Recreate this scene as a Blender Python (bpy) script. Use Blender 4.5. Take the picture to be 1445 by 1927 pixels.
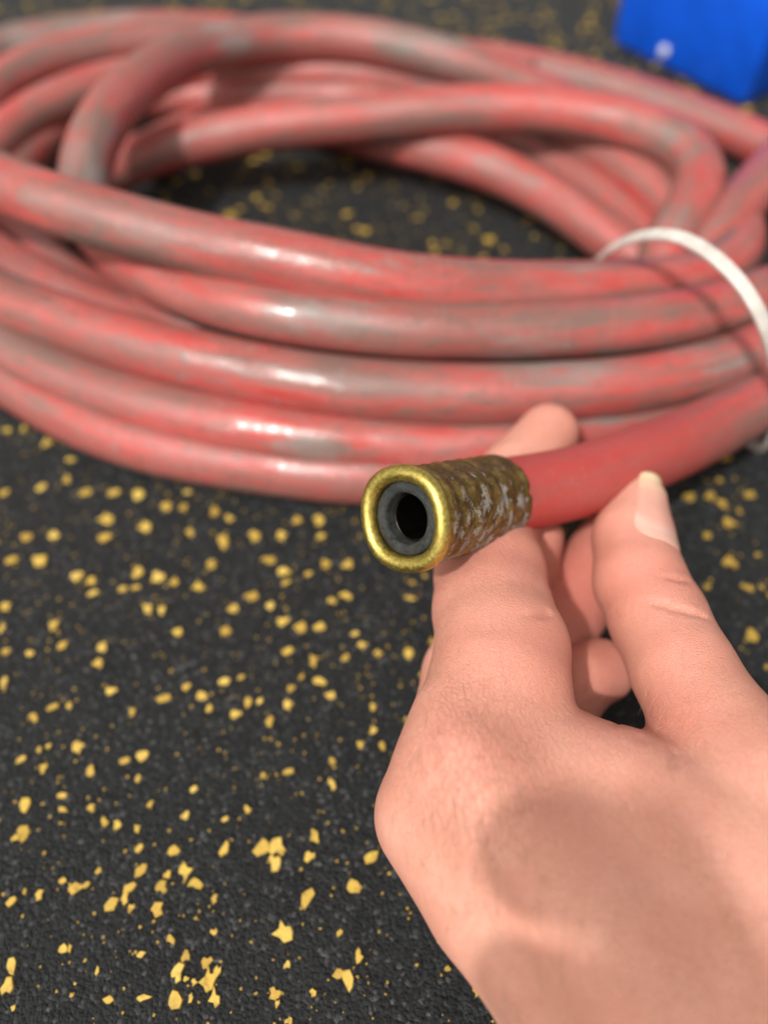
import bpy, bmesh, math, random
import numpy as np
from mathutils import Vector, Matrix

for o in list(bpy.data.objects):
    bpy.data.objects.remove(o)
random.seed(7); np.random.seed(7)
S = bpy.context.scene
C = S.collection
U = 0.00078                      # metres per working unit
H = 190.0                        # height of the lens above the mat
TH = math.radians(55)            # camera pitch below the horizon
sT, cT = math.sin(TH), math.cos(TH)
FPX, CX, CY = 1420.0, 722.5, 963.5

# ------------------------------------------------------------------ camera
cam = bpy.data.cameras.new('camera'); cam_o = bpy.data.objects.new('camera', cam); C.objects.link(cam_o)
cam.sensor_fit = 'VERTICAL'; cam.sensor_height = 36.0; cam.lens = 36.0 * FPX / 1927.0
cam_o.location = (0, 0, H * U); cam_o.rotation_euler = (math.pi / 2 - TH, 0, 0)
cam.clip_start = 0.004; cam.clip_end = 60
cam.dof.use_dof = True; cam.dof.focus_distance = 146 * U; cam.dof.aperture_fstop = 6.9
S.camera = cam_o

# ------------------------------------------------------------------ light
SUN_CAM = (-0.36, 0.11, 0.924)   # towards the sun, camera axes
def cam_dir(v):
    x, y, z = v
    return Vector((x, y * sT - z * cT, y * cT + z * sT)).normalized()
SUN = cam_dir(SUN_CAM)
w = bpy.data.worlds.new('World'); S.world = w; w.use_nodes = True
nt = w.node_tree; nt.nodes.clear()
out = nt.nodes.new('ShaderNodeOutputWorld'); bg = nt.nodes.new('ShaderNodeBackground')
sky = nt.nodes.new('ShaderNodeTexSky'); sky.sky_type = 'NISHITA'; sky.sun_disc = False
sky.sun_elevation = math.asin(SUN.z); sky.sun_rotation = math.atan2(SUN.x, SUN.y)
sky.air_density = 1.0; sky.dust_density = 4.0; sky.ozone_density = 0.6
hs = nt.nodes.new('ShaderNodeHueSaturation'); hs.inputs['Saturation'].default_value = 0.05
nt.links.new(sky.outputs[0], hs.inputs['Color'])
wb = nt.nodes.new('ShaderNodeMix'); wb.data_type = 'RGBA'; wb.blend_type = 'MULTIPLY'; wb.inputs[0].default_value = 1.0
wb.inputs[7].default_value = (1.05, 0.98, 0.90, 1)        # the photo's warm white balance
nt.links.new(hs.outputs[0], wb.inputs[6]); nt.links.new(wb.outputs[2], bg.inputs[0])
bg.inputs[1].default_value = 0.15
nt.links.new(bg.outputs[0], out.inputs[0])
sl = bpy.data.lights.new('sun', 'SUN'); so = bpy.data.objects.new('sun', sl); C.objects.link(so)
sl.energy = 2.5; sl.angle = math.radians(1.6); sl.color = (1.0, 0.97, 0.93)
so.rotation_euler = SUN.to_track_quat('Z', 'Y').to_euler(); so.location = SUN * 3
S.view_settings.view_transform = 'Standard'; S.view_settings.look = 'None'
S.view_settings.exposure = 0.22; S.view_settings.gamma = 1.0

# ------------------------------------------------------------------ helpers
def c2w(v):                      # camera axes (units) -> world (units)
    x, y, z = v
    return Vector((x, y * sT - z * cT, H + y * cT + z * sT))
def pc(px, py, d):               # photo pixel + depth -> camera axes
    return Vector(((px - CX) / FPX * d, -(py - CY) / FPX * d, -d))
def P(px, py, d):
    return c2w(pc(px, py, d))
def G(px, py, z=0.0):            # photo pixel + height above the mat -> world (units)
    d = (H - z) / (sT + (py - CY) / FPX * cT)
    return P(px, py, d)

def tag(o, label=None, cat=None, group=None, kind=None):
    if label: o['label'] = label
    if cat: o['category'] = cat
    if group: o['group'] = group
    if kind: o['kind'] = kind
    return o
def empty(name, loc, label, cat):
    o = bpy.data.objects.new(name, None); C.objects.link(o); o.location = loc
    o.empty_display_size = 0.02
    return tag(o, label, cat)
def link(name, me, mat=None, parent=None, smooth=True):
    o = bpy.data.objects.new(name, me); C.objects.link(o)
    if mat: me.materials.append(mat)
    if smooth:
        me.polygons.foreach_set('use_smooth', [True] * len(me.polygons))
    if parent:
        o.parent = parent; o.matrix_parent_inverse = Matrix.Translation(-Vector(parent.location))
    return o
def mesh(name, V, F):
    me = bpy.data.meshes.new(name); me.from_pydata([tuple(v) for v in V], [], F); me.update()
    return me

class N:                         # tiny node-graph helper
    def __init__(s, name):
        s.m = bpy.data.materials.new(name); s.m.use_nodes = True
        s.t = s.m.node_tree; s.b = s.t.nodes['Principled BSDF']
    def n(s, kind, **kw):
        nd = s.t.nodes.new('ShaderNode' + kind)
        for k, v in kw.items():
            if hasattr(nd, k): setattr(nd, k, v)
        return nd
    def l(s, a, b): s.t.links.new(a, b)
    def noise(s, vec, scale, detail=3, rough=0.55, dist=0.0):
        nd = s.n('TexNoise'); nd.inputs['Scale'].default_value = scale
        nd.inputs['Detail'].default_value = detail; nd.inputs['Roughness'].default_value = rough
        nd.inputs['Distortion'].default_value = dist
        if vec is not None: s.l(vec, nd.inputs['Vector'])
        return nd.outputs['Fac']
    def voro(s, vec, scale, feature='F1', out='Distance', rnd=1.0):
        nd = s.n('TexVoronoi', feature=feature); nd.inputs['Scale'].default_value = scale
        nd.inputs['Randomness'].default_value = rnd
        if vec is not None: s.l(vec, nd.inputs['Vector'])
        return nd.outputs[out]
    def ramp(s, fac, stops):
        nd = s.n('ValToRGB'); cr = nd.color_ramp
        while len(cr.elements) < len(stops): cr.elements.new(0.5)
        for e, (p, c) in zip(cr.elements, stops):
            e.position = p; e.color = (c, c, c, 1) if not hasattr(c, '__len__') else (*c, 1)
        s.l(fac, nd.inputs[0]); return nd.outputs[0]
    def mix(s, fac, a, b, mode='MIX'):
        nd = s.n('Mix', data_type='RGBA', blend_type=mode)
        for i, v in ((0, fac), (6, a), (7, b)):
            if hasattr(v, 'is_output') or isinstance(v, bpy.types.NodeSocket): s.l(v, nd.inputs[i])
            elif hasattr(v, '__len__'): nd.inputs[i].default_value = (*v, 1)
            else: nd.inputs[i].default_value = v
        return nd.outputs[2]
    def math(s, op, a, b=0.5):
        nd = s.n('Math', operation=op)
        for i, v in ((0, a), (1, b)):
            if isinstance(v, bpy.types.NodeSocket): s.l(v, nd.inputs[i])
            else: nd.inputs[i].default_value = v
        return nd.outputs[0]
    def coord(s, which='Object', scale=(1, 1, 1)):
        tc = s.n('TexCoord'); mp = s.n('Mapping'); mp.inputs['Scale'].default_value = scale
        s.l(tc.outputs[which], mp.inputs['Vector']); return mp.outputs[0]
    def bump(s, h, strength, dist, prev=None):
        nd = s.n('Bump'); nd.inputs['Strength'].default_value = strength; nd.inputs['Distance'].default_value = dist
        s.l(h, nd.inputs['Height'])
        if prev is not None: s.l(prev, nd.inputs['Normal'])
        return nd.outputs[0]
    def set(s, **kw):
        for k, v in kw.items():
            k = {'color': 'Base Color', 'rough': 'Roughness', 'metal': 'Metallic', 'spec': 'Specular IOR Level',
                 'normal': 'Normal', 'sss': 'Subsurface Weight', 'sss_scale': 'Subsurface Scale',
                 'sss_radius': 'Subsurface Radius', 'coat': 'Coat Weight', 'coat_rough': 'Coat Roughness',
                 'sheen': 'Sheen Weight', 'sheen_rough': 'Sheen Roughness'}[k]
            i = s.b.inputs[k]
            if isinstance(v, bpy.types.NodeSocket): s.l(v, i)
            elif k == 'Base Color': i.default_value = (*v, 1)
            else: i.default_value = v
        return s.m

PU = 1 / U                       # texture cells per metre for one cell per unit

# ------------------------------------------------------------------ materials
def m_mat():
    n = N('black_rubber'); co = n.coord('Object', (PU, PU, PU))
    g = n.voro(co, 1.15); g2 = n.voro(co, 2.6); rnd = n.voro(co, 1.15, out='Color')
    big = n.noise(co, 0.05, 4); fine = n.noise(co, 1.7, 4, 0.7)
    sep = n.n('SeparateColor'); n.l(rnd, sep.inputs[0])
    col = n.ramp(sep.outputs[0], [(0.0, (0.006, 0.0078, 0.0092)), (0.55, (0.0115, 0.0138, 0.0158)), (0.9, (0.026, 0.030, 0.033)), (1.0, (0.10, 0.105, 0.105))])
    col = n.mix(n.ramp(big, [(0.35, 0.0), (0.7, 0.55)]), col, (0.018, 0.021, 0.0225))
    spk = n.noise(co, 0.75, 2); col = n.mix(n.ramp(spk, [(0.74, 0.0), (0.78, 1.0)]), col, (0.06, 0.048, 0.02))
    h = n.math('ADD', n.math('MULTIPLY', g, -1.0), n.math('MULTIPLY', g2, -0.4))
    h = n.math('ADD', h, n.math('MULTIPLY', fine, 0.8))
    nm = n.bump(h, 1.0, 0.9 * U)
    return n.set(color=col, rough=n.ramp(sep.outputs[1], [(0, 0.40), (1, 0.85)]), spec=0.36, normal=nm)
def m_fleck():
    n = N('yellow_rubber'); co = n.coord('Object', (1.5, 1.5, 1.5))
    oi = n.n('ObjectInfo'); tc = n.n('NewGeometry')
    f = n.noise(tc.outputs['Position'], 0.45 * PU, 4, 0.65)
    big = n.noise(tc.outputs['Position'], 0.10 * PU, 1)
    c = n.ramp(oi.outputs['Random'], [(0, (0.40, 0.265, 0.040)), (0.5, (0.56, 0.385, 0.065)), (1, (0.66, 0.48, 0.11))])
    c = n.mix(n.ramp(big, [(0.4, 0.35), (0.6, 0.0)]), c, (0.42, 0.25, 0.045))
    c = n.mix(n.ramp(f, [(0.30, 0.75), (0.50, 0.0)]), c, (0.25, 0.15, 0.03))
    nm = n.bump(n.noise(tc.outputs['Position'], 1.4 * PU, 3), 0.6, 0.4 * U)
    return n.set(color=c, rough=0.62, spec=0.35, normal=nm)
def m_hose():
    n = N('worn_red_rubber')
    tc = n.n('TexCoord'); mp = n.n('Mapping'); n.l(tc.outputs['UV'], mp.inputs[0])   # UV in units: x along, y round
    mp.inputs['Scale'].default_value = (0.035, 0.085, 1); uv = mp.outputs[0]
    mp2 = n.n('Mapping'); n.l(tc.outputs['UV'], mp2.inputs[0]); mp2.inputs['Scale'].default_value = (1, 1, 1); uvf = mp2.outputs[0]
    sx = n.n('SeparateXYZ'); n.l(tc.outputs['UV'], sx.inputs[0])
    held = n.ramp(n.math('MULTIPLY', sx.outputs[0], 0.01), [(0.62, 1.0), (0.97, 0.0)])            # the first stretch behind the ferrule is cleaner
    a = n.noise(uv, 1.0, 5, 0.6, 0.4); b = n.noise(uv, 2.7, 6, 0.7, 0.6)
    dusty = n.ramp(n.math('ADD', n.math('MULTIPLY', a, 0.6), n.math('MULTIPLY', b, 0.4)), [(0.36, 0.0), (0.60, 0.75)])
    mp3 = n.n('Mapping'); n.l(tc.outputs['UV'], mp3.inputs[0]); mp3.inputs['Scale'].default_value = (0.012, 0.085, 1); mp3.inputs['Location'].default_value = (3.3, 7.7, 2)
    wv = n.noise(mp3.outputs[0], 1.6, 7, 0.72, 0.5)
    worn = n.ramp(wv, [(0.60, 0.0), (0.70, 0.75)])
    spots = n.ramp(n.noise(uvf, 0.16, 4, 0.75), [(0.635, 0.0), (0.67, 0.85)])
    keep = n.math('SUBTRACT', 1.0, held)
    dusty = n.math('MULTIPLY', dusty, n.math('ADD', n.math('MULTIPLY', keep, 0.75), 0.25))
    wa = n.n('Attribute'); wa.attribute_name = 'worn'; pa = n.n('Attribute'); pa.attribute_name = 'polish'
    mp5 = n.n('Mapping'); n.l(tc.outputs['UV'], mp5.inputs[0]); mp5.inputs['Scale'].default_value = (0.035, 0.24, 1)
    st = n.math('ADD', n.math('MULTIPLY', n.noise(mp5.outputs[0], 1.0, 6, 0.7, 0.5), 0.7), n.math('MULTIPLY', n.noise(uvf, 0.5, 5, 0.75), 0.3))
    wa = n.ramp(n.math('ADD', wa.outputs['Fac'], n.math('MULTIPLY', n.math('SUBTRACT', st, 0.52), 3.2)), [(0.42, 0.0), (0.95, 0.9)])
    worn = n.math('MAXIMUM', n.math('MULTIPLY', n.math('MAXIMUM', worn, spots), keep), wa)
    col = n.mix(dusty, (0.43, 0.038, 0.033), (0.43, 0.135, 0.120))
    grey = n.mix(n.ramp(n.noise(uv, 0.7, 3), [(0.4, 0.0), (0.62, 1.0)]), (0.135, 0.105, 0.088), (0.215, 0.21, 0.195))
    mp4 = n.n('Mapping'); n.l(tc.outputs['UV'], mp4.inputs[0]); mp4.inputs['Scale'].default_value = (0.011, 0.10, 1); mp4.inputs['Location'].default_value = (1.7, 3.1, 5)
    film = n.ramp(n.math('ADD', n.math('MULTIPLY', n.noise(mp4.outputs[0], 1.0, 4, 0.6, 0.6), 0.72), n.math('MULTIPLY', b, 0.28)), [(0.42, 0.0), (0.60, 0.92)])
    col = n.mix(n.math('MULTIPLY', film, n.math('ADD', n.math('MULTIPLY', keep, 0.7), 0.3)), col, (0.160, 0.098, 0.082))
    dirt = n.ramp(n.noise(uvf, 0.30, 6, 0.78), [(0.525, 0.0), (0.66, 0.65)])
    col = n.mix(n.math('MULTIPLY', dirt, n.math('ADD', n.math('MULTIPLY', keep, 0.6), 0.4)), col, (0.115, 0.075, 0.062))
    col = n.mix(worn, col, grey)
    scr = n.n('Mapping'); n.l(tc.outputs['UV'], scr.inputs[0]); scr.inputs['Rotation'].default_value = (0, 0, 0.5); scr.inputs['Scale'].default_value = (1.6, 0.14, 1)
    sc = n.ramp(n.noise(scr.outputs[0], 1.0, 3, 0.6), [(0.60, 0.0), (0.70, 0.7)])
    col = n.mix(n.math('MULTIPLY', sc, n.ramp(n.noise(uvf, 0.05, 2), [(0.45, 0), (0.6, 1)])), col, (0.36, 0.20, 0.17))
    fine = n.noise(uvf, 2.2, 4, 0.7)
    fab = n.voro(uvf, 0.95)
    pol = n.ramp(n.math('ADD', pa.outputs['Fac'], n.math('MULTIPLY', n.math('SUBTRACT', b, 0.5), 1.2)), [(0.28, 0.0), (0.50, 1.0)])
    brk = n.math('MULTIPLY', pol, n.ramp(n.noise(uvf, 0.42, 4, 0.7), [(0.36, 0.72), (0.52, 1.0)]))
    flat = n.math('SUBTRACT', 1.0, n.math('MULTIPLY', brk, 0.88))
    nm = n.bump(n.math('MULTIPLY', fab, flat), 0.12, 0.5 * U); nm = n.bump(n.math('MULTIPLY', fine, flat), 0.28, 0.38 * U, nm)
    nm = n.bump(n.math('MULTIPLY', n.noise(uvf, 0.7, 3, 0.6), flat), 0.14, 0.6 * U, nm); nm = n.bump(b, 0.25, 0.8 * U, nm)
    rg = n.ramp(n.noise(uv, 1.4, 4, 0.6), [(0.3, 0.33), (0.62, 0.55)])
    rg = n.mix(brk, rg, (0.16, 0.16, 0.16))
    rg = n.mix(held, rg, (0.50, 0.50, 0.50))
    return n.set(color=col, rough=rg, spec=0.55, normal=nm)
def m_brass():
    n = N('tarnished_brass'); co = n.coord('Object', (PU, PU, PU))
    at = n.n('Attribute'); at.attribute_name = 'lip'; lip = at.outputs['Fac']
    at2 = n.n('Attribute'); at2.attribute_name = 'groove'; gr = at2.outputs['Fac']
    a = n.noise(co, 0.35, 6, 0.7); b = n.noise(co, 1.3, 4, 0.7)
    tar = n.ramp(n.math('ADD', n.math('MULTIPLY', a, 0.7), n.math('MULTIPLY', b, 0.3)), [(0.32, (0.055, 0.036, 0.012)), (0.50, (0.17, 0.112, 0.030)), (0.64, (0.40, 0.28, 0.085))])
    brt = n.ramp(b, [(0.25, (0.32, 0.245, 0.05)), (0.65, (0.64, 0.52, 0.15))])
    col = n.mix(lip, tar, brt)
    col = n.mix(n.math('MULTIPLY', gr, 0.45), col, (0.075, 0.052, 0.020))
    mp = n.n('Mapping'); tc = n.n('TexCoord'); n.l(tc.outputs['UV'], mp.inputs[0]); mp.inputs['Scale'].default_value = (0.30, 0.24, 1); mp.inputs['Rotation'].default_value = (0, 0, 0.35)
    pv = n.noise(mp.outputs[0], 1.0, 8, 0.78, 0.15)
    at3 = n.n('Attribute'); at3.attribute_name = 'paint'; pz = at3.outputs['Fac']
    pm = n.ramp(n.math('ADD', pv, n.math('MULTIPLY', pz, 0.17)), [(0.675, 0.0), (0.69, 0.85)])
    pm = n.math('MULTIPLY', pm, n.math('SUBTRACT', 1.0, lip))
    col = n.mix(pm, col, (0.27, 0.255, 0.235))
    rough = n.mix(lip, n.ramp(b, [(0.3, 0.38), (0.7, 0.58)]), n.ramp(b, [(0.3, 0.32), (0.7, 0.52)]))
    rough = n.mix(pm, rough, (0.75, 0.75, 0.75))
    nm = n.bump(a, 0.25, 0.5 * U); nm = n.bump(b, 0.25, 0.25 * U, nm); nm = n.bump(pm, 0.3, 0.08 * U, nm)
    return n.set(color=col, rough=rough, metal=n.math('MULTIPLY', n.math('SUBTRACT', 1.0, pm), n.math('ADD', n.math('MULTIPLY', lip, 0.25), 0.75)), normal=nm)
def m_liner():
    n = N('grey_black_rubber'); co = n.coord('Object', (PU, PU, PU))
    a = n.noise(co, 1.6, 5, 0.75); b = n.noise(co, 0.4, 4, 0.6)
    col = n.ramp(n.math('ADD', n.math('MULTIPLY', a, 0.5), n.math('MULTIPLY', b, 0.5)), [(0.38, (0.008, 0.010, 0.010)), (0.62, (0.046, 0.050, 0.049))])
    return n.set(color=col, rough=0.6, spec=0.4, normal=n.bump(a, 0.9, 0.45 * U))
def m_skin():
    n = N('skin'); co = n.coord('Object', (PU, PU, PU))
    at = n.n('Attribute'); at.attribute_name = 'flush_shade'; fl = at.outputs['Fac']  # natural skin redness, plus shade painted as deep red
    at2 = n.n('Attribute'); at2.attribute_name = 'wrinkle'; wr = at2.outputs['Fac']
    a = n.noise(co, 0.06, 4, 0.6); b = n.noise(co, 0.55, 5, 0.7)
    base = n.mix(n.ramp(a, [(0.35, 0.0), (0.65, 1.0)]), (0.64, 0.292, 0.212), (0.70, 0.352, 0.265))
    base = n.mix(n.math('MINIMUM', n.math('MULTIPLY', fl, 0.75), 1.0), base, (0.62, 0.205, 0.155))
    base = n.mix(n.ramp(b, [(0.50, 0.0), (0.80, 0.35)]), base, (0.62, 0.28, 0.22))
    # skin relief: fine diamond creases, long in one direction, plus pores
    m1 = n.n('Mapping'); tc = n.n('TexCoord'); n.l(tc.outputs['Object'], m1.inputs[0])
    m1.inputs['Scale'].default_value = (PU * 0.9, PU * 1.9, PU * 1.9); m1.inputs['Rotation'].default_value = (0.3, 0.2, 0.5)
    wob = n.n('TexNoise'); wob.inputs['Scale'].default_value = 0.5; n.l(m1.outputs[0], wob.inputs['Vector'])
    vm = n.n('VectorMath', operation='MULTIPLY_ADD'); n.l(wob.outputs['Color'], vm.inputs[0]); vm.inputs[1].default_value = (0.9, 0.9, 0.9); n.l(m1.outputs[0], vm.inputs[2])
    cre = n.ramp(n.voro(vm.outputs[0], 1.0, feature='DISTANCE_TO_EDGE'), [(0.0, 0.0), (0.16, 1.0)])
    cre2 = n.ramp(n.voro(vm.outputs[0], 2.1, feature='DISTANCE_TO_EDGE'), [(0.0, 0.0), (0.25, 1.0)])
    m2 = n.n('Mapping'); n.l(tc.outputs['Object'], m2.inputs[0]); m2.inputs['Scale'].default_value = (PU * 0.95, PU * 0.42, PU * 0.42); m2.inputs['Rotation'].default_value = (0.1, 0.35, 0.15)
    vm2 = n.n('VectorMath', operation='MULTIPLY_ADD'); n.l(wob.outputs['Color'], vm2.inputs[0]); vm2.inputs[1].default_value = (0.8, 0.8, 0.8); n.l(m2.outputs[0], vm2.inputs[2])
    big = n.ramp(n.voro(vm2.outputs[0], 1.0, feature='DISTANCE_TO_EDGE'), [(0.0, 0.0), (0.10, 1.0)])
    base = n.mix(n.math('MULTIPLY', wr, n.math('MULTIPLY', n.math('SUBTRACT', 1.0, big), 0.45)), base, (0.50, 0.19, 0.13))
    nm = n.bump(cre2, 0.30, 0.2 * U); nm = n.bump(cre, 0.38, 0.28 * U, nm)
    nm = n.bump(n.math('MULTIPLY', big, wr), 0.6, 0.35 * U, nm)
    nm = n.bump(n.noise(co, 0.16, 2), 0.25, 0.8 * U, nm)
    return n.set(color=base, rough=n.ramp(b, [(0.3, 0.29), (0.7, 0.44)]), spec=0.42, normal=nm, sss=0.28,
                 sss_radius=(1.0, 0.30, 0.16), sss_scale=4.0 * U)
def m_nail():
    n = N('fingernail'); tc = n.n('TexCoord'); sx = n.n('SeparateXYZ'); n.l(tc.outputs['UV'], sx.inputs[0])
    c = n.ramp(sx.outputs[0], [(0.0, (0.72, 0.56, 0.34)), (0.14, (0.71, 0.50, 0.33)), (0.30, (0.68, 0.36, 0.28)), (0.70, (0.68, 0.34, 0.27)), (0.84, (0.71, 0.44, 0.37)), (1.0, (0.68, 0.36, 0.28))])
    st = n.n('Mapping'); n.l(tc.outputs['UV'], st.inputs[0]); st.inputs['Scale'].default_value = (1.2, 26, 1)
    nm = n.bump(n.noise(st.outputs[0], 1.0, 2), 0.15, 0.2 * U)
    return n.set(color=c, rough=0.27, spec=0.5, normal=nm, sss=0.15, sss_radius=(1, 0.4, 0.25), sss_scale=2 * U)
def m_plain(name, col, rough, spec=0.5, grain=0.4, amount=0.12):
    n = N(name); co = n.coord('Object', (PU, PU, PU))
    f = n.noise(co, grain, 5, 0.65)
    dk = tuple(c * (1 - amount * 2) for c in col)
    return n.set(color=n.mix(n.ramp(f, [(0.35, 0.0), (0.65, 1.0)]), dk, col), rough=rough, spec=spec,
                 normal=n.bump(f, 0.12, 0.3 * U))
M_MAT, M_FLECK, M_HOSE, M_BRASS, M_LINER, M_SKIN, M_NAIL = m_mat(), m_fleck(), m_hose(), m_brass(), m_liner(), m_skin(), m_nail()
M_TIE = m_plain('white_nylon', (0.60, 0.57, 0.53), 0.42, grain=0.25)
M_TIE.node_tree.nodes['Principled BSDF'].inputs['Subsurface Weight'].default_value = 0.35
M_TIE.node_tree.nodes['Principled BSDF'].inputs['Subsurface Scale'].default_value = 0.0015
M_BLUE = m_plain('blue_plastic', (0.001, 0.115, 0.85), 0.5, grain=0.08)
M_SPOT = m_plain('pale_scuff', (0.62, 0.66, 0.75), 0.6)
M_PHONE = m_plain('phone_glass', (0.02, 0.02, 0.022), 0.25)
M_METAL = m_plain('phone_frame', (0.12, 0.12, 0.13), 0.35)

# ------------------------------------------------------------------ the mat
def build_mat():
    bm = bmesh.new()
    # fine near the camera, coarse out to the horizon
    def xs():
        a = [-12000, -4000, -1500, -700] + list(range(-400, 401, 40)) + [700, 1500, 4000, 12000]
        return a
    def ys():
        return [-12000, -3000, -800] + list(range(-200, 801, 40)) + [1500, 4000, 12000]
    X, Y = xs(), ys()
    V = [[bm.verts.new((x * U, y * U, 0)) for x in X] for y in Y]
    for j in range(len(Y) - 1):
        for i in range(len(X) - 1):
            bm.faces.new((V[j][i], V[j][i + 1], V[j + 1][i + 1], V[j + 1][i]))
    me = bpy.data.meshes.new('rubber_mat'); bm.to_mesh(me); bm.free()
    o = link('ground', me, M_MAT, smooth=False)
    return tag(o, 'black rubber mat speckled with yellow flecks under the hose', None, kind='structure')
ground = build_mat()

def fleck_shape(k):
    r = random.Random(100 + k)
    n = r.choice([6, 7, 8, 9]); pts = []
    for i in range(n):
        a = 2 * math.pi * (i + r.uniform(-0.3, 0.3)) / n
        q = r.choice([r.uniform(0.40, 0.7), r.uniform(0.75, 1.25), r.uniform(0.75, 1.25)])
        pts.append((q * math.cos(a) * 0.5, q * math.sin(a) * 0.5))
    return pts
SH = [fleck_shape(k) for k in range(18)]
def fleck_vf(pts, cx, cy, sx, sy, rot, h, base):
    n = len(pts); V = []; ca, sa = math.cos(rot), math.sin(rot)
    for q, z in ((1.0, 0.0), (0.9, h)):
        for x, y in pts:
            x, y = x * sx * q, y * sy * q
            V.append((cx + x * ca - y * sa, cy + x * sa + y * ca, z))
    F = [tuple(range(base + n, base + 2 * n))] + [(base + i, base + (i + 1) % n, base + n + (i + 1) % n, base + n + i) for i in range(n)]
    return V, F
T8 = [(100,625,60,80),(90,730,45,65),(60,755,35,25),(80,460,65,50),(165,490,45,55),(150,425,35,35),(185,410,30,35),(130,300,55,55),(200,262,60,50),(262,258,30,35),(30,50,50,45),(120,58,50,35),(238,28,60,65),(385,38,50,55),(372,98,75,50),(20,170,40,75),(498,278,40,55),(425,200,60,45),(620,230,75,70),(295,415,60,70),(342,505,40,65),(472,465,55,60),(545,440,70,65),(520,530,30,60),(235,595,50,55),(240,650,50,30),(345,643,40,40),(568,630,35,50),(395,695,45,65),(445,702,55,50),(518,718,45,45),(695,670,40,55),(730,570,40,55),(845,165,55,75),(908,148,45,50),(705,185,50,45),(758,222,60,50),(785,270,35,50),(935,240,35,60),(980,237,45,45),(893,288,60,50),(1018,315,45,65),(1085,255,45,60),(1100,190,40,45),(1082,50,60,60),(1180,85,55,70),(1135,150,35,45),(1200,165,75,40),(1243,215,50,45),(1300,75,40,50),(1365,28,50,50),(1425,60,45,50),(1405,260,40,45),(1405,348,45,50),(1440,405,30,50),(990,520,35,45),(1085,505,70,50),(1250,468,35,40),(1250,548,40,75),(1355,402,30,40),(932,648,40,55),(850,685,40,40),(845,795,35,65),(985,790,70,70),(1045,790,60,65),(1035,845,45,60),(1185,750,50,55),(1170,825,40,45),(1400,825,65,65),(655,805,45,40),(528,795,35,45),(532,880,40,85),(700,880,50,75),(740,925,60,55),(628,893,28,35),(610,940,45,45),(490,940,50,55),(470,985,35,50),(495,1018,28,35),(420,1005,45,90),(592,1025,60,60),(238,912,32,55),(290,945,55,45),(325,930,30,35),(148,970,38,45),(96,958,22,26),(48,995,42,50),(372,878,26,30),(1160,980,50,85),(1330,940,60,50),(1068,1105,75,65),(805,1110,28,30),(645,1135,32,50),(235,1175,40,38),(265,1168,18,34),(532,1190,36,50),(700,1200,40,45),(785,1220,45,45),(820,1262,28,65),(785,1285,55,75),(670,1262,44,65),(705,1285,22,22),(733,1297,24,30),(808,1358,40,75),(658,1370,56,68),(720,1355,22,38),(545,1357,52,24),(410,1367,46,62),(368,1255,16,36),(285,1303,16,12),(48,1230,36,65),(25,1315,50,68),(52,1392,18,24),(1350,1200,34,65),(1082,1232,30,30),(1275,1270,45,80),(1310,1280,40,80),(1035,1338,45,40),(1045,1378,20,30),(1180,1335,34,32),(1088,1443,36,28),(807,985,28,40),(1278,1110,26,34)]
T2 = [(30,105,55,50),(95,100,40,45),(185,150,60,50),(275,215,60,50),(262,295,55,50),(20,345,60,60),(165,325,60,60),(335,345,70,60),(445,345,65,60),(540,350,60,60),(650,395,60,50),(715,405,55,50),(730,345,50,50),(565,475,65,60),(415,445,80,60),(410,520,80,55),(105,515,60,50),(210,512,55,50),(155,605,75,70),(45,605,65,70),(310,665,75,60),(355,690,50,45),(360,735,60,45),(535,655,60,70),(615,670,70,55),(675,690,45,50),(740,500,50,50),(830,425,55,60),(890,445,50,50),(868,530,50,90),(820,625,65,60),(770,710,60,65),(990,510,75,70),(1095,515,50,60),(1045,605,70,45),(1105,655,65,50),(1110,695,60,40),(1200,660,45,45),(1265,620,50,45),(1345,625,60,55),(1240,450,70,65),(1150,455,50,45),(1245,515,50,45),(1345,745,75,50),(1290,765,50,45),(975,745,70,55),(905,795,55,50),(1055,780,50,50),(1100,845,80,50),(1165,865,60,70),(1240,865,70,55),(880,885,55,60),(690,885,50,50),(625,910,50,60),(748,915,45,50),(575,795,70,60),(630,800,45,55),(480,720,55,45),(530,715,50,40),(25,790,55,55),(210,860,55,60),(245,930,65,75),(400,945,60,50),(120,965,55,40),(30,955,55,45),(10,870,35,70),(1115,960,60,60),(1215,1000,55,65),(1380,895,50,60),(1410,940,45,40),(1055,945,40,40),(1340,985,45,50)]
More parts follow.
